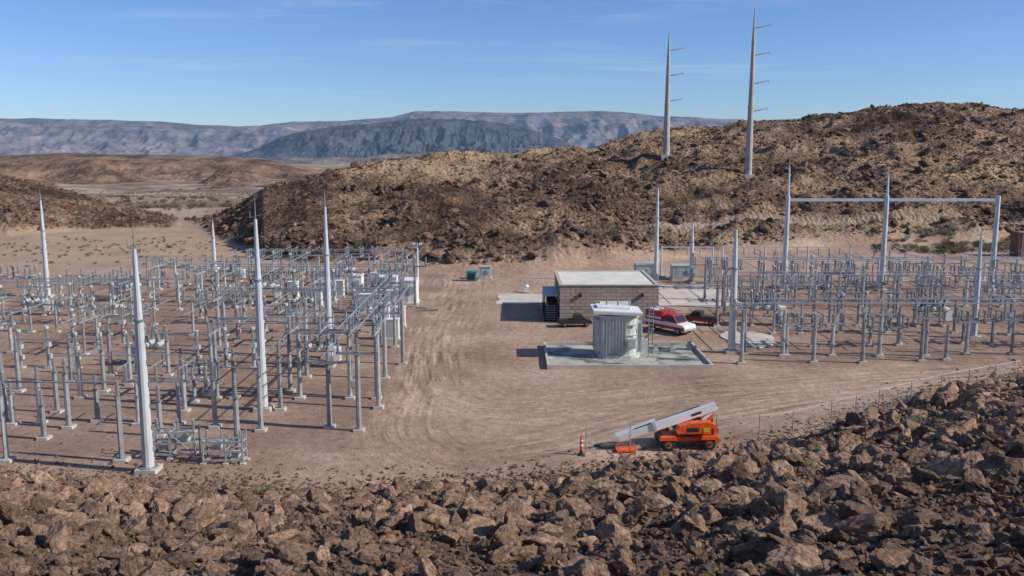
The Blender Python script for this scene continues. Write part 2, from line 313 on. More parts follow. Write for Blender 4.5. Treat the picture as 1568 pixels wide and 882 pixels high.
# ------------------------------------------------------------------ mesh builder
class MB:
    def __init__(s): s.v=[];s.f=[];s.m=[];s.mats=[]
    def mi(s,m):
        if m not in s.mats: s.mats.append(m)
        return s.mats.index(m)
    def add(s,v,f,m):
        b=len(s.v); s.v+=[tuple(q) for q in v]; s.f+=[[i+b for i in q] for q in f]; s.m+=[s.mi(m)]*len(f)
    def tube(s,a,b,r0,r1=None,m=None,n=8):
        if r1 is None: r1=r0
        a=Vector(a);b=Vector(b);d=(b-a).normalized(); p=d.orthogonal().normalized(); q=d.cross(p); v=[]
        for c,r in ((a,r0),(b,r1)):
            for i in range(n):
                t=2*math.pi*(i+.5)/n; v.append(c+p*math.cos(t)*r+q*math.sin(t)*r)
        f=[[i,(i+1)%n,n+(i+1)%n,n+i] for i in range(n)]+[list(range(n))[::-1],list(range(n,2*n))]
        s.add(v,f,m)
    def box(s,c,d,m,rz=0,rx=0,ry=0):
        from mathutils import Euler
        R=Euler((rx,ry,rz)).to_matrix(); c=Vector(c); v=[c+R@Vector((i*d[0]/2,j*d[1]/2,k*d[2]/2)) for i in(-1,1) for j in(-1,1) for k in(-1,1)]
        s.add(v,[[0,1,3,2],[4,6,7,5],[0,4,5,1],[2,3,7,6],[0,2,6,4],[1,5,7,3]],m)
    def beam(s,a,b,w,h,m):
        a=Vector(a);b=Vector(b);d=(b-a).normalized(); p=d.cross(Vector((0,0,1)))
        if p.length<1e-3:p=Vector((1,0,0))
        p.normalize(); q=p.cross(d); v=[]
        for c in(a,b):
            for i,j in((-1,-1),(1,-1),(1,1),(-1,1)): v.append(c+p*i*w/2+q*j*h/2)
        s.add(v,[[0,3,2,1],[4,5,6,7],[0,1,5,4],[1,2,6,5],[2,3,7,6],[3,0,4,7]],m)
    def prof(s,pts,y0,y1,m):
        n=len(pts); v=[(p[0],y0,p[1]) for p in pts]+[(p[0],y1,p[1]) for p in pts]
        s.add(v,[list(range(n)),list(range(n,2*n))[::-1]]+[[i,n+i,n+(i+1)%n,(i+1)%n] for i in range(n)],m)
    def lathe(s,c,pr,m,n=8,ax=(0,0,1)):
        c=Vector(c);ax=Vector(ax).normalized(); p=ax.orthogonal().normalized(); q=ax.cross(p); v=[]
        for r,z in pr:
            for i in range(n):
                t=2*math.pi*i/n; v.append(c+ax*z+(p*math.cos(t)+q*math.sin(t))*r)
        f=[]
        for k in range(len(pr)-1):
            for i in range(n): f.append([k*n+i,k*n+(i+1)%n,(k+1)*n+(i+1)%n,(k+1)*n+i])
        f.append(list(range(n))[::-1]); f.append([(len(pr)-1)*n+i for i in range(n)]); s.add(v,f,m)
    def ins(s,c,h,r=.14,ax=(0,0,1),m=None):
        k=max(4,int(h/.14)); pr=[]
        for i in range(k):
            z=h*i/k; pr+=[(r*.55,z),(r,z+h/k*.35),(r*.55,z+h/k*.6)]
        pr.append((r*.55,h)); s.lathe(c,pr,m or INS,8,ax)
        s.lathe(Vector(c)+Vector(ax).normalized()*h,[(r*.7,0),(r*.7,.08)],STEEL,8,ax)
    def arc(s,a,c,sag,r,m,k=6):
        a=Vector(a);c=Vector(c); p=[a+(c-a)*(i/k)+Vector((0,0,-4*sag*(i/k)*(1-i/k))) for i in range(k+1)]
        for q,w_ in zip(p[:-1],p[1:]): s.tube(q,w_,r,r,m,4)
    def mesh(s,name):
        me=bpy.data.meshes.new(name); me.from_pydata(s.v,[],s.f)
        for m in s.mats: me.materials.append(m)
        me.polygons.foreach_set('material_index',s.m); me.update(); return me
    def obj(s,name,loc=(0,0,0),rot=0,parent=None): return link(name,s.mesh(name),loc,rot,parent)
STEEL=simple('galvanized_steel',(.45,.465,.465),.5,.2,.20,1.5,inst=.45); MAST=simple('mast_steel',(.57,.59,.595),.5,.15,.10,.8)
ALU=simple('aluminium_bus',(.40,.42,.43),.4,.5,.08); INS=simple('porcelain_insulator',(.23,.24,.24),.35,0,.14,6)
CONC=simple('concrete',(.50,.455,.395),.9,0,.12,1.2,.3); WHITE=simple('white_enclosure_paint',(.76,.76,.73),.5,0,.07,2)
DARK=simple('dark_rubber_and_gap_shade',(.02,.02,.022),.8,0,.1); GREY=simple('grey_cabinet_paint',(.42,.45,.44),.5,0,.08,2)
ORANGE=simple('orange_paint',(.80,.12,.02),.38,0,.14,2); RED=simple('red_paint',(.42,.03,.025),.4,0,.12,2); GLASS=simple('dark_glass',(.03,.04,.05),.1,0,.05)
TGREEN=simple('transformer_paint',(.55,.585,.53),.5,0,.12,1.2); TEAL=simple('teal_plastic',(.02,.26,.29),.5,0,.1)
TOWER=simple('weathered_tower_steel',(.42,.39,.35),.6,.1,.14,.3)
BOOMW=simple('boom_white_paint',(.84,.84,.82),.4,0,.05,2); RIM=simple('wheel_rim',(.35,.12,.06),.5,0,.1); YEL=simple('yellow_decal',(.6,.4,.03),.5,0,.05)
def footing(b,x,y,r=.38): b.box((x,y,.06),(r*2,r*2,.28),CONC); b.box((x,y,.22),(r*1.1,r*1.1,.05),STEEL)
def P_disc(hp=2.9,w=6.0,tall=False,raised=False):
    b=MB()
    for sx in(-1,1):
        x=sx*w*.34; footing(b,x,0); b.tube((x,0,.2),(x,0,hp),.18,.16,STEEL)
        if tall: b.beam((x,0,hp*.55),(x+sx*.0,.9,hp),.08,.08,STEEL)
    for yy in(-.45,.45): b.box((0,yy,hp+.10),(w,.16,.2),STEEL)
    for sx in(-1,1): b.box((sx*w*.34,0,hp-.04),(.3,1.1,.08),STEEL)
    for k in(-1,0,1):
        x=k*w*.40; b.box((x,0,hp+.28),(.22,3.0,.14),STEEL)
        for yy in(-1.3,0,1.3): b.ins((x,yy,hp+.35),1.05,.17)
        b.tube((x,-1.5,hp+1.5),(x,1.5,hp+1.5),.05,.05,ALU,6)
        if raised: b.tube((x,1.3,hp+1.5),(x,.5,hp+2.9),.04,.03,ALU,6)
        else: b.arc((x,1.4,hp+1.55),(x,3.2,hp+1.3),.5,.035,ALU,5)
        b.box((x,-1.3,hp+1.56),(.3,.3,.14),STEEL); b.box((x,1.3,hp+1.56),(.3,.3,.14),STEEL)
    b.tube((w*.34+.2,0,.5),(w*.34+.2,0,hp),.04,.04,STEEL,6); b.box((w*.34+.32,0,1.3),(.35,.3,.5),GREY)
    return b
def P_bus3(hp=3.4,w=5.4):
    b=MB()
    for sx in(-1,1): footing(b,sx*w*.3,0); b.tube((sx*w*.3,0,.2),(sx*w*.3,0,hp),.16,.14,STEEL)
    b.box((0,0,hp+.1),(w,.22,.2),STEEL)
    for k in(-1,0,1): b.ins((k*w*.44,0,hp+.2),1.1,.16); b.tube((k*w*.44,-1.6,hp+1.42),(k*w*.44,1.6,hp+1.42),.05,.05,ALU,5)
    return b
def P_post(h=3.6,arm=0.0):
    b=MB(); footing(b,0,0); b.tube((0,0,.2),(0,0,h),.19,.17,STEEL); b.box((0,0,h+.03),(.42,.42,.06),STEEL)
    if arm:
        b.box((0,0,h+.14),(arm,.18,.18),STEEL)
        for k in(-1,0,1): b.ins((k*arm*.45,0,h+.23),1.0,.14)
    else: b.ins((0,0,h+.06),1.0,.17)
    return b
def P_breaker():
    b=MB()
    for x in(-1.5,1.5):
        for y in(-.6,.6): b.beam((x,y,0),(x,y,1.9),.12,.12,STEEL)
        b.box((x,0,.08),(.5,1.8,.2),CONC)
    b.box((0,-.6,1.95),(3.6,.14,.16),STEEL); b.box((0,.6,1.95),(3.6,.14,.16),STEEL)
    for k in(-1,0,1):
        x=k*1.25; b.lathe((x,-1.1,2.3),[(.2,0),(.3,.08),(.3,2.1),(.2,2.2)],GREY,10,(0,1,0))
        for s in(-1,1):
            ax=Vector((0,s*.5,1)); b.ins((x,s*.55,2.5),1.5,.2,ax)
    b.box((2.05,0,1.5),(.7,1.1,1.5),WHITE); b.box((2.42,0,1.5),(.03,.8,1.2),GREY)
    return b
def P_cvt():
    b=MB(); footing(b,0,0); b.tube((0,0,.2),(0,0,2.3),.19,.17,STEEL); b.box((0,0,2.5),(.6,.6,.45),GREY); b.ins((0,0,2.72),1.4,.2); b.lathe((0,0,4.15),[(.2,0),(.25,.05),(.25,.3),(.1,.36)],GREY,8)
    b.box((.25,0,1.3),(.25,.4,.5),GREY); return b
def P_rack():
    b=MB()
    for x in(-1.5,-.2,1.5):
        for y in(-.5,.5): b.beam((x,y,0),(x,y,2.2 if x>-1 else 2.6),.1,.1,STEEL); b.box((x,y,.05),(.4,.4,.2),CONC)
    for z in(.35,1.1,1.9):
        for y in(-.5,.5): b.box((0,y,z),(3.1,.09,.12),STEEL)
        for x in(-1.5,-.2,1.5): b.box((x,0,z),(.09,1.0,.1),STEEL)
    b.beam((-1.5,-.56,.35),(-.2,-.56,1.9),.06,.06,STEEL); b.beam((-.2,-.56,1.9),(1.5,-.56,.35),.06,.06,STEEL)
    b.box((.6,0,1.5),(.8,.6,.65),GREY); b.box((-.9,.1,.75),(.5,.5,.5),GREY)
    for x in(-1.2,.2,1.3): b.ins((x,0,1.97),.7,.11)
    return b
def P_cab():
    b=MB(); b.box((0,0,.08),(1.5,1.1,.3),CONC); b.box((0,0,1.25),(1.3,.9,2.1),WHITE); b.box((0,-.46,1.25),(1.1,.02,1.8),GREY); b.box((0,0,2.34),(1.45,1.05,.08),WHITE); return b
PR={'disconnect_switch':[P_disc(2.6).mesh('disconnect_switch'),P_disc(2.5,raised=True).mesh('disconnect_switch'),P_disc(3.1,5.4).mesh('disconnect_switch'),P_disc(2.2,4.8).mesh('disconnect_switch')],
 'tall_disconnect_switch':[P_disc(5.6,6.0,True).mesh('tall_disconnect_switch')],
 'bus_support':[P_bus3().mesh('bus_support'),P_bus3(2.5,5).mesh('bus_support'),P_bus3(4.0,5.6).mesh('bus_support')],
 'insulator_post':[P_post(3.4).mesh('insulator_post'),P_post(2.6).mesh('insulator_post'),P_post(4.3).mesh('insulator_post')],
 'bus_tee_support':[P_post(5.0,3.2).mesh('bus_tee_support'),P_post(6.2,3.0).mesh('bus_tee_support'),P_post(3.6,2.4).mesh('bus_tee_support')],
 'circuit_breaker':[P_breaker().mesh('circuit_breaker')],'voltage_transformer':[P_cvt().mesh('voltage_transformer')],'equipment_rack':[P_rack().mesh('equipment_rack')],'control_cabinet':[P_cab().mesh('control_cabinet')]}
def put(kind,x,y,i=None,rot=0,s=1.0):
    l=PR[kind]; return link(kind,l[random.randrange(len(l)) if i is None else i],(x,y,0),rot,scale=(s,s,s*random.uniform(.90,1.06)))
def bus(pts,r=.06,name='rigid_bus',sag=0):
    b=MB()
    for a,c in zip(pts[:-1],pts[1:]): b.tube(a,c,r,r,ALU,6)
    b.obj(name)
# --- masts
def mast(px,pb,pt,frac=.62,r=.36,name='lightning_mast'):
    x,y=site(px,pb); h=topz(y,pt); b=MB(); b.box((0,0,.1),(1.3,1.3,.4),CONC); b.lathe((0,0,.3),[(.6,0),(.6,.06)],STEEL,10)
    h1=h*frac; b.tube((0,0,.3),(0,0,h1),r,r*.72,MAST,12); b.lathe((0,0,h1-.05),[(r*.95,0),(r*.95,.12)],STEEL,12)
    h2=h*.90; b.tube((0,0,h1),(0,0,h2),r*.66,r*.32,MAST,10); b.tube((0,0,h2),(0,0,h),.05,.02,STEEL,6)
    b.tube((-.45,0,h2+.1),(.5,0,h2+.35),.03,.03,STEEL,5); b.tube((-.4,0,h2+.1),(-.4,0,h2+.6),.03,.03,STEEL,5)
    for k in range(6): b.box((r*.9,0,1.5+k*h1/7),(.12,.06,.3),STEEL)
    b.obj(name,(x,y,0))
for a in[(228,722,342),(404,628,302),(505,548,290),(74,455,290),(329,412,333),(1120,540,330),(1004,432,272),(1058,432,332),(1490,518,345)]: mast(*a,r=.36 if a[0]!=1120 else .42)
# --- light pole
def lightpole(px,pb,pt):
    x,y=site(px,pb); h=topz(y,pt); b=MB(); b.box((0,0,.2),(.6,.6,.5),CONC); b.tube((0,0,.4),(0,0,h),.15,.09,WHITE,8)
    b.box((0,0,h-.3),(1.2,.1,.1),STEEL); b.box((-.5,-.1,h-.1),(.4,.35,.3),WHITE); b.box((.5,-.1,h-.1),(.4,.35,.3),WHITE); b.obj('yard_light_pole',(x,y,0))
lightpole(640,436,372)
# --- left yard
xs=[-17,-25.5,-34,-42.5,-51,-59.5,-68,-76]
rowt=[(64,'bus'),(70,'disc'),(76,'post'),(81,'brk'),(86,'disc'),(91,'post'),(96,'bus'),(101,'disc'),(106,'cvt'),(111,'disc'),(116,'brk'),(121,'disc'),(126,'bus'),(131,'disc'),(136,'cvt'),(141,'disc'),(146,'bus')]
for ci,x in enumerate(xs):
    for y,t in rowt:
        if x<-y*.62-4: continue
        if x<-56 and y>122: continue
        if x<-46 and y>132: continue
        jx=random.uniform(-1.2,1.2); jy=random.uniform(-1.3,1.3)
        if y<74 and ci>=2 and t in('disc','bus'): t='post'
        if ci%2 and y>78: t={'disc':'bus','bus':'disc','brk':'cvt','cvt':'brk','post':'cvt'}[t]
        if random.random()<.08: continue
        if y==64 and ci<1: continue
        sc=random.uniform(.80,1.02); ro=random.choice([0,0,0,math.pi/2]) if t in('disc','bus') and ci>0 else 0
        if t=='disc':
            if ci==0 and y<90: put('tall_disconnect_switch',x+1.8,y,0)
            else: put('disconnect_switch',x+jx,y+jy,None,ro,sc)
        elif t=='bus': put('bus_support',x+jx,y+jy,None,ro,sc)
        elif t=='post':
            for k in(-2.6,0,2.6):
                if random.random()<.85: put('insulator_post',x+k+jx,y+jy+random.uniform(-.8,.8))
        elif t=='cvt':
            for k in(-2.6,0,2.6): put('voltage_transformer',x+k+jx,y+jy,s=sc)
        elif t=='brk': put('circuit_breaker',x+jx,y+jy,rot=random.choice([0,math.pi]),s=sc)
    ymax=120 if x<-56 else (130 if x<-46 else 145)
    for k in(-2.4,0,2.4):
        if ci%2==0 and k or (ci%2 and k==0):
            segs=[(66 if ci<2 else 84,93,4.3),(108,ymax,4.3)] if k else [(82,100,3.9),(112,ymax-6,4.3)]
            for a_,c_,z_ in segs:
                if c_-a_>4: bus([(x+k,a_,z_),(x+k,c_,z_)],.055)
for y,z,x0,x1 in[(70,6.5,-11,-24),(89,6.0,-12,-30),(101,5.2,-44,-60),(113,5.4,-14,-40),(134,5.0,-16,-40)]:
    for k in(-1.2,1.2): bus([(x0,y+k,z),(x1,y+k,z)],.055)
    n_=max(2,int(abs(x1-x0)/9)+1)
    for i in range(n_):
        xx=x0+(x1-x0)*i/(n_-1); b=MB(); footing(b,0,0); b.tube((0,0,.2),(0,0,z-1.0),.18,.15,STEEL); b.box((0,0,z-.95),(.2,3.0,.16),STEEL)
        for k in(-1.2,0,1.2): b.ins((0,k,z-.87),.8,.13)
        b.obj('bus_tee_support',(xx,y,0))
# front low run
x,y=site(187,706)
bus([(x,y,5.3),(x-30,y,5.3)],.06)
for k in(0,-7.5,-15,-22.5):
    b=MB(); footing(b,0,0,.42); b.tube((0,0,.2),(0,0,4.4),.19,.17,STEEL,4); b.ins((0,0,4.4),.85,.16); b.obj('insulator_post',(x+k,y,0))
for p in[(68,672,1),(88,632,0),(124,610,1),(283,630,0),(325,585,0),(330,655,0),(400,660,2),(365,702,2),(30,600,0),(150,645,1),(246,668,1),(430,628,2),(470,578,1),(445,600,2),(200,590,0),(20,650,1),(110,585,0),(160,600,0),(280,600,1),(360,610,0)]:
    x,y=site(p[0],p[1]); put('insulator_post',x,y,p[2])
for a,c,z in[((68,672),(-60,672),3.7),((283,630),(88,632),4.5),((400,660),(330,655),4.6),((430,628),(445,600),5.3),((325,585),(200,590),4.5),((160,600),(30,600),4.5)]:
    a=site(*a); c=site(*c); bus([(*a,z),(*c,z)],.05)
x,y=site(270,700); put('equipment_rack',x,y,s=.95); x,y=site(345,708); put('equipment_rack',x,y,rot=math.pi,s=.85)
for p in[(550,660,1),(505,655,0),(580,625,1),(617,558,1),(590,580,1),(636,470,0),(470,560,0)]:
    x,y=site(*p[:2]); put('bus_tee_support',x,y,p[2],math.pi/2 if p[0] in(580,617) else 0)
x0,y0=site(505,655); x1,y1=site(550,660)
for k in(-1.4,0,1.4): bus([(x1+k,y1,7.45),(x1+k,88,7.45)],.05)
for p in[(575,440),(600,450),(628,452),(600,470),(610,430),(520,455),(612,500),(560,480),(486,470),(450,455),(602,520),(588,492)]: 
    x,y=site(*p); put('control_cabinet',x,y)
def enclosure(px,pb,w,d,h,name='equipment_enclosure',mat=None):
    mat=mat or WHITE
    x,y=site(px,pb); b=MB(); b.box((0,0,.1),(w+.4,d+.4,.3),CONC); b.box((0,0,.25+h/2),(w,d,h),mat); b.box((0,0,.3+h),(w+.2,d+.2,.1),mat)
    b.box((-w*.2,-d/2-.012,.3+h*.45),(w*.3,.03,h*.8),GREY); b.box((w*.25,-d/2-.08,.3+h*.6),(w*.25,.18,h*.3),GREY); b.obj(name,(x,y,0))
enclosure(628,464,2.0,3,2.9); enclosure(592,452,3,2,2.4); enclosure(498,462,2.6,2,2.4,mat=GREY); enclosure(545,450,2,2,2.4); enclosure(743,427,1.8,1.6,1.7,'utility_box',GREY); enclosure(985,430,2.6,3,2.4,mat=GREY); enclosure(1045,428,3.5,2.5,2.0,mat=GREY)
# --- right yard
xsr=[30,39,48,57,66,75,84]
rowr=[(85,'tee'),(90,'disc'),(96,'bus'),(101,'brk'),(106,'disc'),(112,'tee'),(117,'disc'),(123,'bus'),(128,'disc'),(134,'cvt')]
for ci,x in enumerate(xsr):
    for y,t in rowr:
        if x>y*.64+5: continue
        if y>98 and random.random()<.05: continue
        jx=random.uniform(-.9,.9); jy=random.uniform(-.9,.9); sc=random.uniform(.82,1.04)
        if ci%2: t={'disc':'disc','bus':'cvt','brk':'bus','cvt':'bus','tee':'tee'}[t]
        if t=='disc': put('disconnect_switch',x+jx,y+jy,s=sc)
        elif t=='bus': put('bus_support',x+jx,y+jy,2,s=sc)
        elif t=='cvt':
            for k in(-2.6,0,2.6): put('voltage_transformer',x+k,y+jy)
        elif t=='tee':
            for k in(-3,1.5): put('bus_tee_support',x+k,y+jy,2,s=sc+.05)
        elif t=='brk': put('circuit_breaker',x+jx,y+jy)
    for k in(-2.4,0,2.4):
        if ci%2==0 or k: bus([(x+k,86 if k else 94,4.9),(x+k,110,4.9)],.05)
        if k: bus([(x+k,113,4.6),(x+k,134,4.6)],.05)
for y,z,x0,x1 in[(85,5.5,21,70),(101,6.0,26,58),(118,5.7,26,80)]:
    for k in(-1.2,1.2): bus([(x0,y+k,z),(x1,y+k,z)],.055)
for p in[(1135,557,2),(1245,555,0),(1320,556,1),(1410,553,0),(1448,551,1),(1198,545,0),(1375,528,0),(1275,528,0)]:
    x,y=site(*p[:2]); put('insulator_post',x,y,p[2])
for x,y in[(23,86),(23.5,100),(26,107),(26,118)]: put('bus_tee_support',x,y,0)
# gantry
def gantry(name,P,h,beamh,spikes,r=.36):
    x0,y0=P[0]; b=MB()
    for i,(x,y) in enumerate(P):
        X=x-x0;Y=y-y0; b.box((X,Y,.1),(1.4,1.4,.5),CONC); b.tube((X,Y,.3),(X,Y,h),r,r*.75,MAST,12)
        if spikes[i]: b.tube((X,Y,h),(X,Y,h+(spikes[i]-h)*.55),r*.5,r*.25,MAST,8); b.tube((X,Y,h+(spikes[i]-h)*.55),(X,Y,spikes[i]),.05,.02,STEEL,6)
    for (a,c),(d,e) in zip(P[:-1],P[1:]):
        b.beam((a-x0,c-y0,beamh),(d-x0,e-y0,beamh),r*1.0,r*1.0,MAST); L_=d-a
        for k in range(1,4): 
            xx=a-x0+L_*k/4; b.ins((xx,c-y0,beamh-1.2),1.0,.12)
            if r>.3: b.arc((xx,c-y0,beamh-1.2),(xx+.5,c-y0-9,5.9),1.4,.035,ALU,8)
    b.obj(name,(x0,y0,0))
G=[site(1200,446),site(1349,446),site(1527,449)]; G=[(p[0],G[0][1]) for p in G]
gantry('dead_end_gantry',G,topz(G[0][1],300),topz(G[0][1],306),[topz(G[0][1],218),topz(G[0][1],240),0],.40)
for px0,px1,pb,pt in[(1012,1090,425,377),(1105,1300,425,377),(1190,1420,440,398),(1320,1568,432,402)]:
    a=site(px0,pb); c=site(px1,pb); nseg=max(1,int((c[0]-a[0])/6)); Pp=[(a[0]+(c[0]-a[0])*i/nseg,a[1]) for i in range(nseg+1)]; h=topz(a[1],pt)
    gantry('bus_gantry',Pp,h,h-.15,[0]*len(Pp),.16)
for px0,px1,pb,pt in[(60,170,470,432),(270,420,440,402)]:
    a=site(px0,pb); c=site(px1,pb); nseg=max(1,int((c[0]-a[0])/6)); Pp=[(a[0]+(c[0]-a[0])*i/nseg,a[1]) for i in range(nseg+1)]; h=topz(a[1],pt)
    gantry('bus_gantry',Pp,h,h-.15,[0]*len(Pp),.15)
# ------------------------------------------------------------------ transmission monopoles
def find(px,py):
    y=np.arange(150,470,.5); x=y*(px-784)/1374; z=terrain(x,y); pp=230+1374*(20-z)/y; k=np.where(pp<=py)[0]
    i=k[0] if len(k) else len(y)-1; return x[i],y[i],z[i]
def tower(px,pb,pt,arms,al,r0):
    x,y,z=find(px,pb); s=y/1374; h=(pb-pt)*s; b=MB(); b.box((0,0,0),(r0*3,r0*3,1.5),CONC)
    sec=[(0,1),(.42,.74),(.80,.45),(.93,.2),(1,.08)]
    for (a,ra),(c,rc) in zip(sec[:-1],sec[1:]): b.tube((0,0,a*h),(0,0,c*h),r0*ra,r0*rc,TOWER,12)
    for a,rr in((.42,.74),(.80,.45)): b.lathe((0,0,a*h-.2),[(r0*rr+.05,0),(r0*rr+.05,.5)],TOWER,12)
    for a in arms:
        za=(pb-a)*s; b.tube((0,0,za-.4),(al*s*.5,0,za-.1),.24,.16,TOWER,6); b.tube((al*s*.5,0,za-.1),(al*s,0,za+.35),.16,.08,TOWER,6); b.tube((al*s,0,za-.3),(al*s,0,za+.5),.07,.07,STEEL,5)
    b.obj('transmission_monopole',(x,y,z-.3)); print('tower',x,y,z,h)
tower(1020,241,53,[80,117,155,194],22,1.05); tower(1147,270,18,[45,85,127,168],25,1.0)
# ------------------------------------------------------------------ control building
def block_mat():
    m,nt,b=newmat('split_face_block'); tc=N(nt,'ShaderNodeTexCoord'); mp=nt.nodes.new('ShaderNodeMapping'); mp.inputs['Rotation'].default_value=(math.pi/2,0,0); L(nt,tc.outputs['Object'],mp.inputs[0])
    br=nt.nodes.new('ShaderNodeTexBrick'); br.inputs['Scale'].default_value=1; br.inputs['Brick Width'].default_value=1.2; br.inputs['Row Height'].default_value=.4; br.inputs['Mortar Size'].default_value=.03
    br.inputs['Color1'].default_value=(.34,.27,.22,1); br.inputs['Color2'].default_value=(.45,.365,.30,1); br.inputs['Mortar'].default_value=(.16,.125,.10,1); L(nt,mp.outputs[0],br.inputs['Vector'])
    n=noise(nt,tc.outputs['Object'],4,6,.7); c=mix(nt,.5,br.outputs[0],ramp(nt,n,[(.3,.3),(.7,.7)]),'OVERLAY'); L(nt,c,b.inputs['Base Color']); b.inputs['Roughness'].default_value=.95
    bump(nt,b,math_(nt,'ADD',math_(nt,'MULTIPLY',br.outputs[1],-.6),n),.8,.06); return m
BLK=block_mat(); ROOF=simple('roof_membrane',(.66,.62,.53),.9,0,.10,.5); CAP=simple('parapet_cap',(.46,.40,.33),.8,0,.08)
e=bpy.data.objects.new('control_building',None); scene.collection.objects.link(e); bx0,by0=site(857,495); e.location=(bx0,by0,0)
W=11.5; D=12.5; HB=4.45
b=MB()
b.box((W/2,.15,HB/2),(W,.3,HB),BLK); b.box((W/2,D-.15,HB/2),(W,.3,HB),BLK); b.box((.15,D/2,HB/2-.001),(.296,D-.6,HB-.002),BLK); b.box((W-.15,D/2,HB/2-.001),(.296,D-.6,HB-.002),BLK); b.obj('walls',parent=e)
b=MB(); b.box((W/2,D/2,HB-.1),(W-.58,D-.58,.2),ROOF); b.obj('roof',parent=e)
b=MB()
b.box((W/2,.12,HB+.05),(W+.16,.42,.12),CAP); b.box((W/2,D-.12,HB+.05),(W+.16,.42,.12),CAP); b.box((.12,D/2,HB+.05),(.42,D-.66,.12),CAP); b.box((W-.12,D/2,HB+.05),(.42,D-.66,.12),CAP); b.obj('parapet_cap',parent=e)
b=MB()
for i in range(2): b.box((2.4+i*7.2,-.12,HB-1.1),(.28,.24,.4),DARK); 
b.box((W/2,-.03,.2),(W,.05,.4),CONC)
b.box((-.03,3.2,1.1),(.08,1.1,2.2),GREY); b.obj('wall_lights_and_door',parent=e)
b=MB(); # lean-to shade frame with louvred units
b.box((-.95,D*.36,3.1),(1.7,7.0,.12),GREY)
for yy in(1.1,4.4,7.8): b.beam((-1.7,yy,0),(-1.7,yy,3.04),.1,.1,DARK)
for yy in(2.0,4.6,7.0):
    b.box((-.75,yy,1.15),(1.1,1.5,1.9),DARK)
    for k in range(6): b.box((-1.32,yy,.5+k*.26),(.05,1.3,.08),GREY,ry=.5)
b.box((-1.0,1.25,1.0),(1.5,.05,1.9),DARK)
for k in range(7): b.box((-1.0,1.2,.25+k*.27),(1.4,.06,.06),GREY)
b.obj('side_equipment_lean_to',parent=e)
SL=simple('worn_slab',(.55,.485,.41),.95,0,.14,.4)
def patch(name,cx,cy,rx,ry,n=28,z=.11,sq=False):
    v=[]; 
    for i in range(n):
        t=2*math.pi*i/n; k=1+.05*math.sin(3*t+cx)+.04*math.sin(7*t)
        if sq: k*=min(1/max(abs(math.cos(t)),.01),1/max(abs(math.sin(t)),.01))
        v.append((cx+rx*k*math.cos(t),cy+ry*k*math.sin(t),z))
    b=MB(); v2=[(p[0],p[1],-.1) for p in v]; b.add(v+v2,[list(range(n))]+[[i,(i+1)%n,n+(i+1)%n,n+i][::-1] for i in range(n)],SL); b.obj(name)
x,y=site(1146,519); patch('concrete_pad',x,y,2.7,4.2)
x,y=site(1060,452); patch('gravel_apron',x,y,6.0,9,sq=True,n=40,z=.07)
x,y=site(800,458); patch('gravel_apron',x,y,3.4,4,sq=True,n=40,z=.08)
# ------------------------------------------------------------------ transformer + basin
tx0,ty0=site(838,566); tx1,_=site(1091,564); ty1=site(832,530)[1]
b=MB(); cw=tx1-tx0; cd=ty1-ty0; b.box((cw/2,cd/2,.05),(cw-.36,cd-.36,.14),CONC)
for c,d in(((cw/2,.09,.2),(cw,.2,.5)),((cw/2,cd-.09,.2),(cw,.2,.5)),((.09,cd/2,.2),(.2,cd-.4,.494)),((cw-.09,cd/2,.2),(.2,cd-.4,.494))): b.box(c,d,CONC)
m,nt,bb=newmat('stained_basin_floor'); P=N(nt,'ShaderNodeTexCoord').outputs['Object']; L(nt,ramp(nt,noise(nt,P,.35,5,.6),[(.42,(.13,.135,.12)),(.50,(.36,.35,.29)),(.7,(.52,.48,.41))]),bb.inputs['Base Color']); bb.inputs['Roughness'].default_value=.8
b.box((cw/2,cd/2,.13),(cw-.5,cd-.5,.03),m)
b.obj('containment_basin',(tx0,ty0,0))
x,y=site(947,552); b=MB(); h=topz(y,478)
oc=[(-1.7,-1.0),(-1.0,-1.5)]+[(.9+1.1*math.cos(a),-.4+1.1*math.sin(a)) for a in np.radians([-80,-55,-30,-5])]+[(2.0,1.0),(1.3,1.6),(-1.1,1.6),(-1.7,1.0)]
def prism(pts,z0,z1,m,k=1.0):
    n=len(pts); v=[(p[0],p[1],z0) for p in pts]+[(p[0]*k,p[1]*k,z1) for p in pts]; b.add(v,[list(range(n))[::-1],list(range(n,2*n))]+[[i,(i+1)%n,n+(i+1)%n,n+i] for i in range(n)],m)
prism([(p[0]*1.12,p[1]*1.12) for p in oc],.14,.42,TGREEN); prism(oc,.42,h-.6,TGREEN); prism([(p[0]*1.1,p[1]*1.1) for p in oc],h-.6,h-.42,TGREEN); prism([(p[0]*.9,p[1]*.9) for p in oc],h-.42,h-.1,DARK)  # last prism: dark colour paints the shaded gap under the lid
for i in range(8): b.box((-1.45+i*.3,-1.56,h*.46),(.05,.26,h*.7),TGREEN)
for i in range(7): b.box((-1.95,-1.0+i*.32,h*.48),(.6,.05,h*.66),TGREEN)
for i in range(6): b.box((2.15,-.9+i*.33,h*.44),(.45,.05,h*.6),TGREEN)
for zz in(1.3,2.4,3.4): b.box((1.25,-1.5,zz),(.9,.16,.08),TGREEN)
b.box((-.1,0,h-.02),(4.7,3.6,.14),WHITE,ry=.05); b.box((-.1,-1.83,h-.16),(4.7,.06,.26),TGREEN,ry=.05)
b.box((-.4,.2,h+.2),(3.2,1.6,.22),WHITE,ry=.05); b.tube((-1.6,1.1,h+.3),(1.4,1.1,h+.3),.28,.28,TGREEN,10)
for xx in(-1,.1,1.2): b.ins((xx,.3,h+.3),.5,.11)
b.tube((-.9,-1.86,.7),(-.9,-1.86,h*.5),.06,.06,STEEL,6); b.box((1.2,-1.85,1.7),(.8,.45,1.0),TGREEN); b.box((1.2,-2.09,1.7),(.6,.02,.75),GREY)
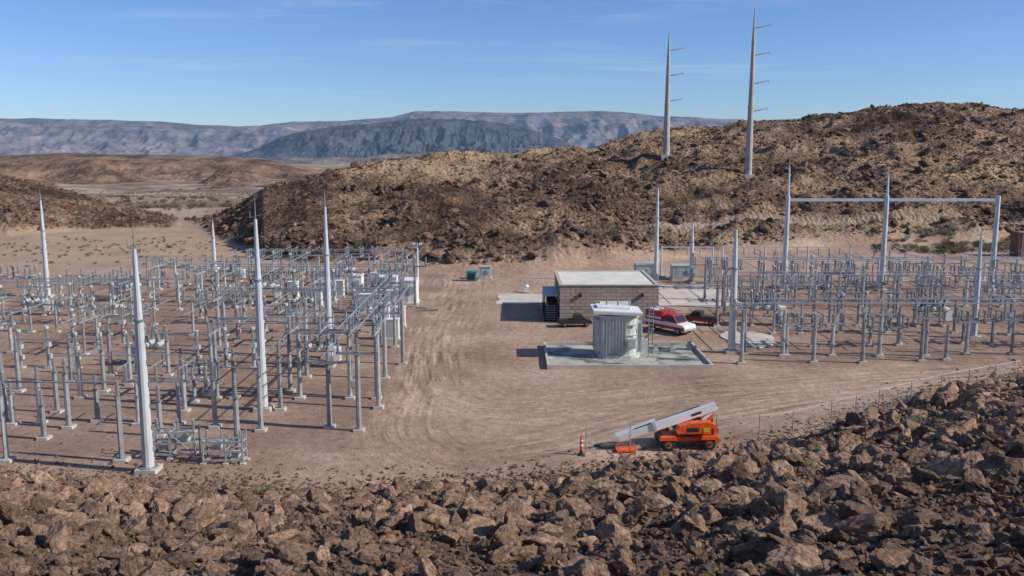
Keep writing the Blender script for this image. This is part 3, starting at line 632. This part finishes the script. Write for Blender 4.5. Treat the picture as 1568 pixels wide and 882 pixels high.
for xx in(2.95,3.35): b.tube((xx,-1.2,.15),(xx,-1.2,h+.6),.045,.045,STEEL,5)
for k in range(14): b.tube((2.95,-1.2,.5+k*.36),(3.35,-1.2,.5+k*.36),.03,.03,STEEL,4)
b.tube((2.0,-1.2,3.2),(2.95,-1.2,3.2),.05,.05,STEEL,5); b.box((2.6,.5,.9),(.9,1.2,1.5),TGREEN)
b.tube((2.7,.2,1.6),(3.5,-.6,2.9),.09,.09,STEEL,6)
b.obj('power_transformer',(x,y+1.8,.0))
for dx in(1.0,3.2,5.5):
    b=MB(); b.box((0,0,.3),(.5,.5,.4),CONC); b.box((0,0,.7),(.3,.3,.45),GREY); b.box((0,0,.95),(.4,.35,.06),STEEL); b.obj('junction_pedestal',(x+3.2+dx*.8,y+2.4+dx*.3,0))
# ------------------------------------------------------------------ vehicles
def wheel(b,x,y,r,w,rim):
    b.lathe((x,y-w/2,r),[(r*.7,0),(r*.94,.02),(r,.08),(r,w-.08),(r*.94,w-.02),(r*.7,w)],DARK,18,(0,1,0)); b.lathe((x,y-w/2-.015,r),[(r*.52,0),(r*.52,w+.03)],rim,12,(0,1,0)); b.lathe((x,y-w/2-.05,r),[(r*.2,0),(r*.2,w+.1)],DARK,8,(0,1,0))
def pickup(name,paint,px,py,rot,box=None,s=1.0,low=None):
    b=MB(); y0,y1=-.95,.95
    b.prof([(-2.7,.55),(-2.7,1.15),(-.2,1.15),(-.15,1.2),(1.2,1.2),(2.5,1.05),(2.65,.85),(2.65,.5),(-2.5,.5)],y0,y1,paint)
    if low: b.box((0,0,.66),(5.2,1.94,.32),low)
    cabp=RED if box else paint
    b.prof([(-.3,1.2),(-.15,1.85),(.15,1.95),(1.0,1.92),(1.65,1.2)],y0+.12,y1-.12,cabp)
    b.prof([(-.1,1.28),(0,1.78),(.95,1.8),(1.42,1.28)],y0+.1,y1-.1,GLASS); b.add([(1.62,y0+.22,1.25),(1.62,y1-.22,1.25),(1.08,y1-.25,1.88),(1.08,y0+.25,1.88)],[[0,1,2,3]],GLASS)
    if box:
        b.box((-1.5,0,1.67),(2.3,1.9,1.0),box); b.box((-1.5,-.96,1.45),(2.0,.02,.2),WHITE); b.box((-2.0,0,2.22),(.9,1.5,.12),WHITE); b.tube((-2.5,.4,2.4),(1.2,.4,2.3),.05,.05,STEEL,5); b.tube((-2.5,-.4,2.4),(1.2,-.4,2.3),.05,.05,STEEL,5)
    else: b.box((-1.5,0,1.16),(2.1,1.6,.04),DARK)
    for xx in(-1.75,1.75):
        for yy in(-.85,.85): wheel(b,xx,yy,.4,.28,STEEL)
    b.box((2.68,0,.6),(.1,1.8,.2),STEEL); b.box((-2.74,0,.6),(.1,1.8,.2),STEEL); b.box((2.62,-.7,.85),(.1,.3,.16),WHITE); b.box((2.62,.7,.85),(.1,.3,.16),WHITE)
    x,y=site(px,py); o=b.obj(name,(x,y,.05),rot); o.scale=(s,s,s); return o
pickup('service_truck',WHITE,1026,508,math.radians(-50),RED,1.05,RED); pickup('pickup_truck',simple('charcoal_paint',(.05,.045,.04),.35,0,.1),1073,496,math.radians(150),None,.78,RED); pickup('parked_car',simple('black_paint',(.03,.03,.035),.3,0,.1),880,500,math.radians(5),None,.72)
# boom lift
x,y=site(1050,690); b=MB()
b.box((.35,0,.72),(3.6,1.5,.32),ORANGE); b.box((2.0,0,.62),(.5,1.9,.4),ORANGE); b.box((-1.35,0,.62),(.5,1.9,.4),DARK)
for xx in(-1.3,1.5):
    for yy in(-1.0,1.0): wheel(b,xx,yy,.46,.34,RIM)
    b.prof([(xx-.62,.78),(xx-.5,1.02),(xx+.5,1.02),(xx+.62,.78)],-1.22,-.82,ORANGE); b.prof([(xx-.62,.78),(xx-.5,1.02),(xx+.5,1.02),(xx+.62,.78)],.82,1.22,ORANGE)
b.lathe((.3,0,.9),[(.6,0),(.6,.16)],DARK,16)
cow=[(-.6,1.10),(-.75,1.35),(-.5,1.66),(.3,1.88),(1.5,1.92),(1.95,1.75),(2.15,1.4),(2.1,1.10)]
b.prof(cow,-1.02,-.32,ORANGE); b.prof(cow,.32,1.02,ORANGE); b.box((.9,0,1.3),(2.1,.62,.5),DARK)
b.box((.4,-1.03,1.45),(.8,.03,.28),DARK); b.box((1.3,-1.03,1.4),(.42,.03,.3),YEL); b.box((1.75,-1.03,1.3),(.1,.03,.4),DARK); b.box((.3,-1.03,1.15),(1.6,.03,.05),DARK); b.tube((1.7,-.9,1.9),(1.7,-.9,2.2),.06,.06,DARK,6)
a0=Vector((2.15,-.1,2.8)); a1=Vector((-4.7,-.1,.55)); d=(a1-a0)
b.beam(a0,a0+d*.62,.46,.50,BOOMW); b.beam(a0+d*.5,a0+d*.97,.34,.38,BOOMW); b.beam(a0+d*.6,a0+d*.63,.52,.56,GREY)
b.beam(a0+Vector((.1,0,-.05)),a0+Vector((-.9,0,-.95)),.3,.2,BOOMW); b.beam((1.6,0,1.5),(2.05,0,2.7),.34,.22,ORANGE)
b.beam((-.6,-.36,1.0),a0+d*.45,.09,.09,STEEL)
b.beam((-4.65,.35,.75),(-1.9,.35,1.75),.22,.22,BOOMW); b.beam(a0+d*.15+Vector((0,.3,.28)),a0+d*.8+Vector((0,.3,.2)),.06,.06,DARK); b.box(tuple(a0+d*.2+Vector((0,-.24,0))),(.7,.02,.16),DARK,ry=-.31)
b.box((-4.15,-.9,.14),(1.3,.75,.12),ORANGE)
for q in range(4):
    P4=[(-4.75,-1.25),(-4.75,-.55),(-3.55,-.55),(-3.55,-1.25)]; x_,y_=P4[q]; x2,y2=P4[(q+1)%4]
    b.tube((x_,y_,.15),(x_,y_,.42),.03,.03,ORANGE,5); b.tube((x_,y_,.42),(x2,y2,.42),.03,.03,ORANGE,5)
b.box((-5.2,-.3,.12),(1.1,.3,.2),DARK); b.box((-5.9,.1,.1),(.5,.2,.15),DARK)
b.obj('boom_lift',(x,y+1.0,.0),math.radians(4))
def delin(px,py):
    x,y=site(px,py); b=MB(); b.lathe((0,0,0),[(.26,0),(.26,.06),(.13,.1),(.10,.4)],DARK,12); b.lathe((0,0,.35),[(.12,0),(.11,.3)],ORANGE,12); b.lathe((0,0,.65),[(.112,0),(.108,.12)],WHITE,12); b.lathe((0,0,.77),[(.106,0),(.10,.2)],ORANGE,12); b.lathe((0,0,.97),[(.10,0),(.098,.1)],WHITE,12); b.lathe((0,0,1.07),[(.098,0),(.05,.25)],ORANGE,12); b.tube((0,0,1.3),(0,0,1.4),.02,.02,DARK,6); b.obj('traffic_delineator',(x,y,.0))
delin(890,697)
# fence
fp=[site(897,694),site(1030,684),site(1162,675),site(1213,668),site(1272,652),site(1345,632),site(1440,612),site(1560,590)]
WIRE=simple('fence_wire',(.42,.42,.42),.5,.6,.05); b=MB()
for a,c in zip(fp[:-1],fp[1:]):
    ns=max(1,round(math.dist(a,c)/3.2)) 
    za=float(terrain(np.array([a[0]]),np.array([a[1]]))[0]); zc=float(terrain(np.array([c[0]]),np.array([c[1]]))[0])
    for i in range(ns):
        t=i/ns; X_=a[0]+(c[0]-a[0])*t; Y_=a[1]+(c[1]-a[1])*t; b.tube((X_,Y_,za+(zc-za)*t),(X_,Y_,za+(zc-za)*t+1.85),.04,.04,WIRE,6)
    b.tube((*a,za+1.8),(*c,zc+1.8),.014,.014,WIRE,4); b.tube((*a,za+.1),(*c,zc+.1),.008,.008,WIRE,3)
    Ld=math.dist(a,c); k=0.0
    while k<Ld:
        for sgn in(1,-1):
            k2=k+1.7*sgn
            if 0<=k2<=Ld:
                f=lambda q,zz:(a[0]+(c[0]-a[0])*q/Ld,a[1]+(c[1]-a[1])*q/Ld,za+(zc-za)*q/Ld+zz)
                b.tube(f(k,.1),f(k2,1.8),.004,.004,WIRE,3)
        k+=.16
b.obj('chain_link_fence')
x,y=site(722,430); b=MB(); b.box((0,0,.75),(1.5,1.3,1.3),TEAL); b.prof([(-.8,1.4),(-.8,1.5),(0,1.62),(.8,1.5),(.8,1.4)],-.7,.7,TEAL); b.box((0,-.67,.75),(1.1,.04,.9),DARK); b.box((0,0,.05),(1.6,1.4,.12),DARK); b.obj('teal_storage_bin',(x,y,0))
x,y=site(806,448); b=MB(); b.box((0,0,.45),(.7,.6,.8),WHITE); b.lathe((0,0,.85),[(.35,0),(.3,.25),(.1,.3)],WHITE,10); b.obj('valve_housing',(x,y,0))
x,y=site(655,475); b=MB()
for i in range(14): b.beam((random.uniform(-1.6,1.6),random.uniform(-.8,.8),.08),(random.uniform(-1.6,1.6),random.uniform(-.8,.8),.15+random.random()*.2),.09,.09,random.choice([GREY,DARK,TOWER]))
b.obj('scrap_pile',(x,y,0))
x,y=site(1300,652); z=float(terrain(np.array([x]),np.array([y]))[0]); b=MB(); b.box((0,0,.1),(1.4,.6,.1),WHITE,rx=.1); b.box((0,-.32,.1),(1.45,.05,.14),GREY,rx=.1); b.obj('white_board',(x,y,z+.3),.2)
# ------------------------------------------------------------------ shrubs
def leafmat(name,a,c):
    m,nt,b=newmat(name); g=N(nt,'ShaderNodeNewGeometry')
    L(nt,ramp(nt,g.outputs['Random Per Island'],[(0,a),(1,c)]),b.inputs['Base Color']); b.inputs['Roughness'].default_value=.8; return m
LF=leafmat('shrub_leaf',(.06,.06,.03),(.17,.15,.08)); TW=simple('shrub_twig',(.16,.11,.07),.9)
def shrub_mesh(seed,n=420):
    r=random.Random(seed); b=MB()
    for i in range(14):
        a=r.random()*6.28; e_=r.uniform(.3,1.3); b.tube((0,0,0),(math.cos(a)*math.cos(e_)*.8,math.sin(a)*math.cos(e_)*.8,math.sin(e_)*.8),.03,.01,TW,4)
    cl=[(r.uniform(-.6,.6),r.uniform(-.6,.6),r.uniform(.25,.75)) for _ in range(11)]
    for i in range(n):
        c=r.choice(cl); p=Vector((c[0]+r.gauss(0,.17),c[1]+r.gauss(0,.17),max(.03,c[2]+r.gauss(0,.14)))); u=Vector((r.gauss(0,1),r.gauss(0,1),r.gauss(0,1))).normalized(); w=u.orthogonal().normalized(); s=r.uniform(.04,.09)
        b.add([p-u*s,p+w*s*.5,p+u*s,p-w*s*.5],[[0,1,2,3]],LF)
    return b.mesh('desert_shrub')
SM=[shrub_mesh(i) for i in range(4)]
SC=bpy.data.collections.new('scrub_source')
for i,m_ in enumerate(SM): SC.objects.link(bpy.data.objects.new('scrub_%d'%i,m_))
n=4800; yy=rng.uniform(150,430,n); uu=rng.uniform(-40,1620,n); xx=yy*(uu-784)/1374; zz,r_,_,rd,_,t_,_=terrain(xx,yy,True); k=(r_>.2)&(t_<1.1)&(rd<.3); xx=xx[k];yy=yy[k];zz=zz[k];n=len(xx)
extra=130; ey=rng.uniform(172,196,extra); eu=rng.uniform(1340,1570,extra); ex=ey*(eu-784)/1374; ez=terrain(ex,ey)
v=1500; vy=rng.uniform(300,1400,v); vu=rng.uniform(-50,480,v); vx=vy*(vu-784)/1374; vz,vr,*_=terrain(vx,vy,True); k=vr<.1; vx=vx[k];vy=vy[k];vz=vz[k];v=len(vx)
q=170; qy=rng.uniform(150,205,q); qu=rng.uniform(-20,330,q); qx=qy*(qu-784)/1374; qz=terrain(qx,qy)
xx=np.concatenate([xx,ex,vx,qx]);yy=np.concatenate([yy,ey,vy,qy]);zz=np.concatenate([zz,ez,vz,qz]); n2=len(xx)
s_=np.concatenate([rng.uniform(.35,.95,n),rng.uniform(.6,1.5,extra),rng.uniform(1,2.4,v),rng.uniform(.25,.6,q)])
instancer('hillside_scrub',np.stack([xx,yy,zz],1),np.stack([s_,s_,s_*.8],1),np.stack([np.zeros(n2),np.zeros(n2),rng.uniform(0,6.28,n2)],1),rng.integers(0,4,n2),SC)
def at_ground(px,py):
    y=np.arange(8,110,.1); v=-(py-441)/F; k=((px-784)/F)/(C+v*S); x=y*k; z=terrain(x,y); ray=20+y*(-S+v*C)/(C+v*S); i=np.where(z>=ray)[0][0]; return x[i],y[i],z[i]
for px,py,s in[(1392,662,1.1),(405,758,.5),(1500,600,.7),(1235,722,.5),(900,752,.4),(60,780,.35)]:
    x,y,z=at_ground(px,py); o=link('desert_shrub',random.choice(SM),(x,y,z+.15)); o.scale=(s,s,s*.9)
x,y=site(1560,392); b=MB(); b.box((3,0,2.4),(8,3,4.6),simple('brown_metal',(.17,.10,.07),.8)); b.box((3,-1.6,4.75),(8.4,.3,.25),CAP)
for i in range(6): b.box((-.4+i*1.4,-1.53,2.4),(.12,.1,4.4),TOWER)
b.obj('storage_shed',(x,y,0))
# ------------------------------------------------------------------ camera, sun, sky
cam=bpy.data.cameras.new('camera'); co=bpy.data.objects.new('camera',cam); scene.collection.objects.link(co); co.location=(0,0,CAMH); co.rotation_euler=(math.pi/2-PITCH,0,0)
cam.sensor_width=36; cam.lens=36*F/1568; cam.clip_end=40000; cam.clip_start=.1; scene.camera=co
EL=math.radians(33); AZ=math.radians(102)
sd=Vector((math.sin(AZ)*math.cos(EL),math.cos(AZ)*math.cos(EL),math.sin(EL)))
sl=bpy.data.lights.new('sun','SUN'); sl.energy=5.0; sl.angle=math.radians(.53); sl.color=(1,.95,.87); so=bpy.data.objects.new('sun',sl); scene.collection.objects.link(so); so.rotation_euler=sd.to_track_quat('Z','Y').to_euler()
w=bpy.data.worlds.new('World'); scene.world=w; w.use_nodes=True; nt=w.node_tree; bg=nt.nodes['Background']; bg.inputs[1].default_value=.10
sk=nt.nodes.new('ShaderNodeTexSky'); sk.sky_type='NISHITA'; sk.sun_disc=False; sk.sun_elevation=EL; sk.sun_rotation=AZ; sk.altitude=900; sk.air_density=1.0; sk.dust_density=0.4; sk.ozone_density=4.5
tint=mix(nt,1.0,sk.outputs[0],(.86,1.0,1.28),'MULTIPLY')
tc=nt.nodes.new('ShaderNodeTexCoord'); sx=nt.nodes.new('ShaderNodeSeparateXYZ'); L(nt,tc.outputs['Generated'],sx.inputs[0])
zz=math_(nt,'ADD',math_(nt,'MAXIMUM',sx.outputs[2],0.0),.03); cx=nt.nodes.new('ShaderNodeCombineXYZ')
L(nt,math_(nt,'MULTIPLY',math_(nt,'DIVIDE',sx.outputs[0],zz),.55),cx.inputs[0]); L(nt,math_(nt,'DIVIDE',sx.outputs[1],zz),cx.inputs[1])
cn=noise(nt,cx.outputs[0],1.0,9,.68); cn2=noise(nt,cx.outputs[0],.34,3,.5)
cm=math_(nt,'MULTIPLY',ramp(nt,cn,[(.46,0.0),(.76,.7)]),ramp(nt,cn2,[(.45,.0),(.63,1.0)]))
cm=math_(nt,'MULTIPLY',cm,ramp(nt,sx.outputs[2],[(.04,0.0),(.12,1.0)]))
L(nt,mix(nt,cm,tint,(7.4,8.1,9.0)),bg.inputs[0])
scene.view_settings.view_transform='Standard'; scene.view_settings.look='None'; scene.view_settings.exposure=0
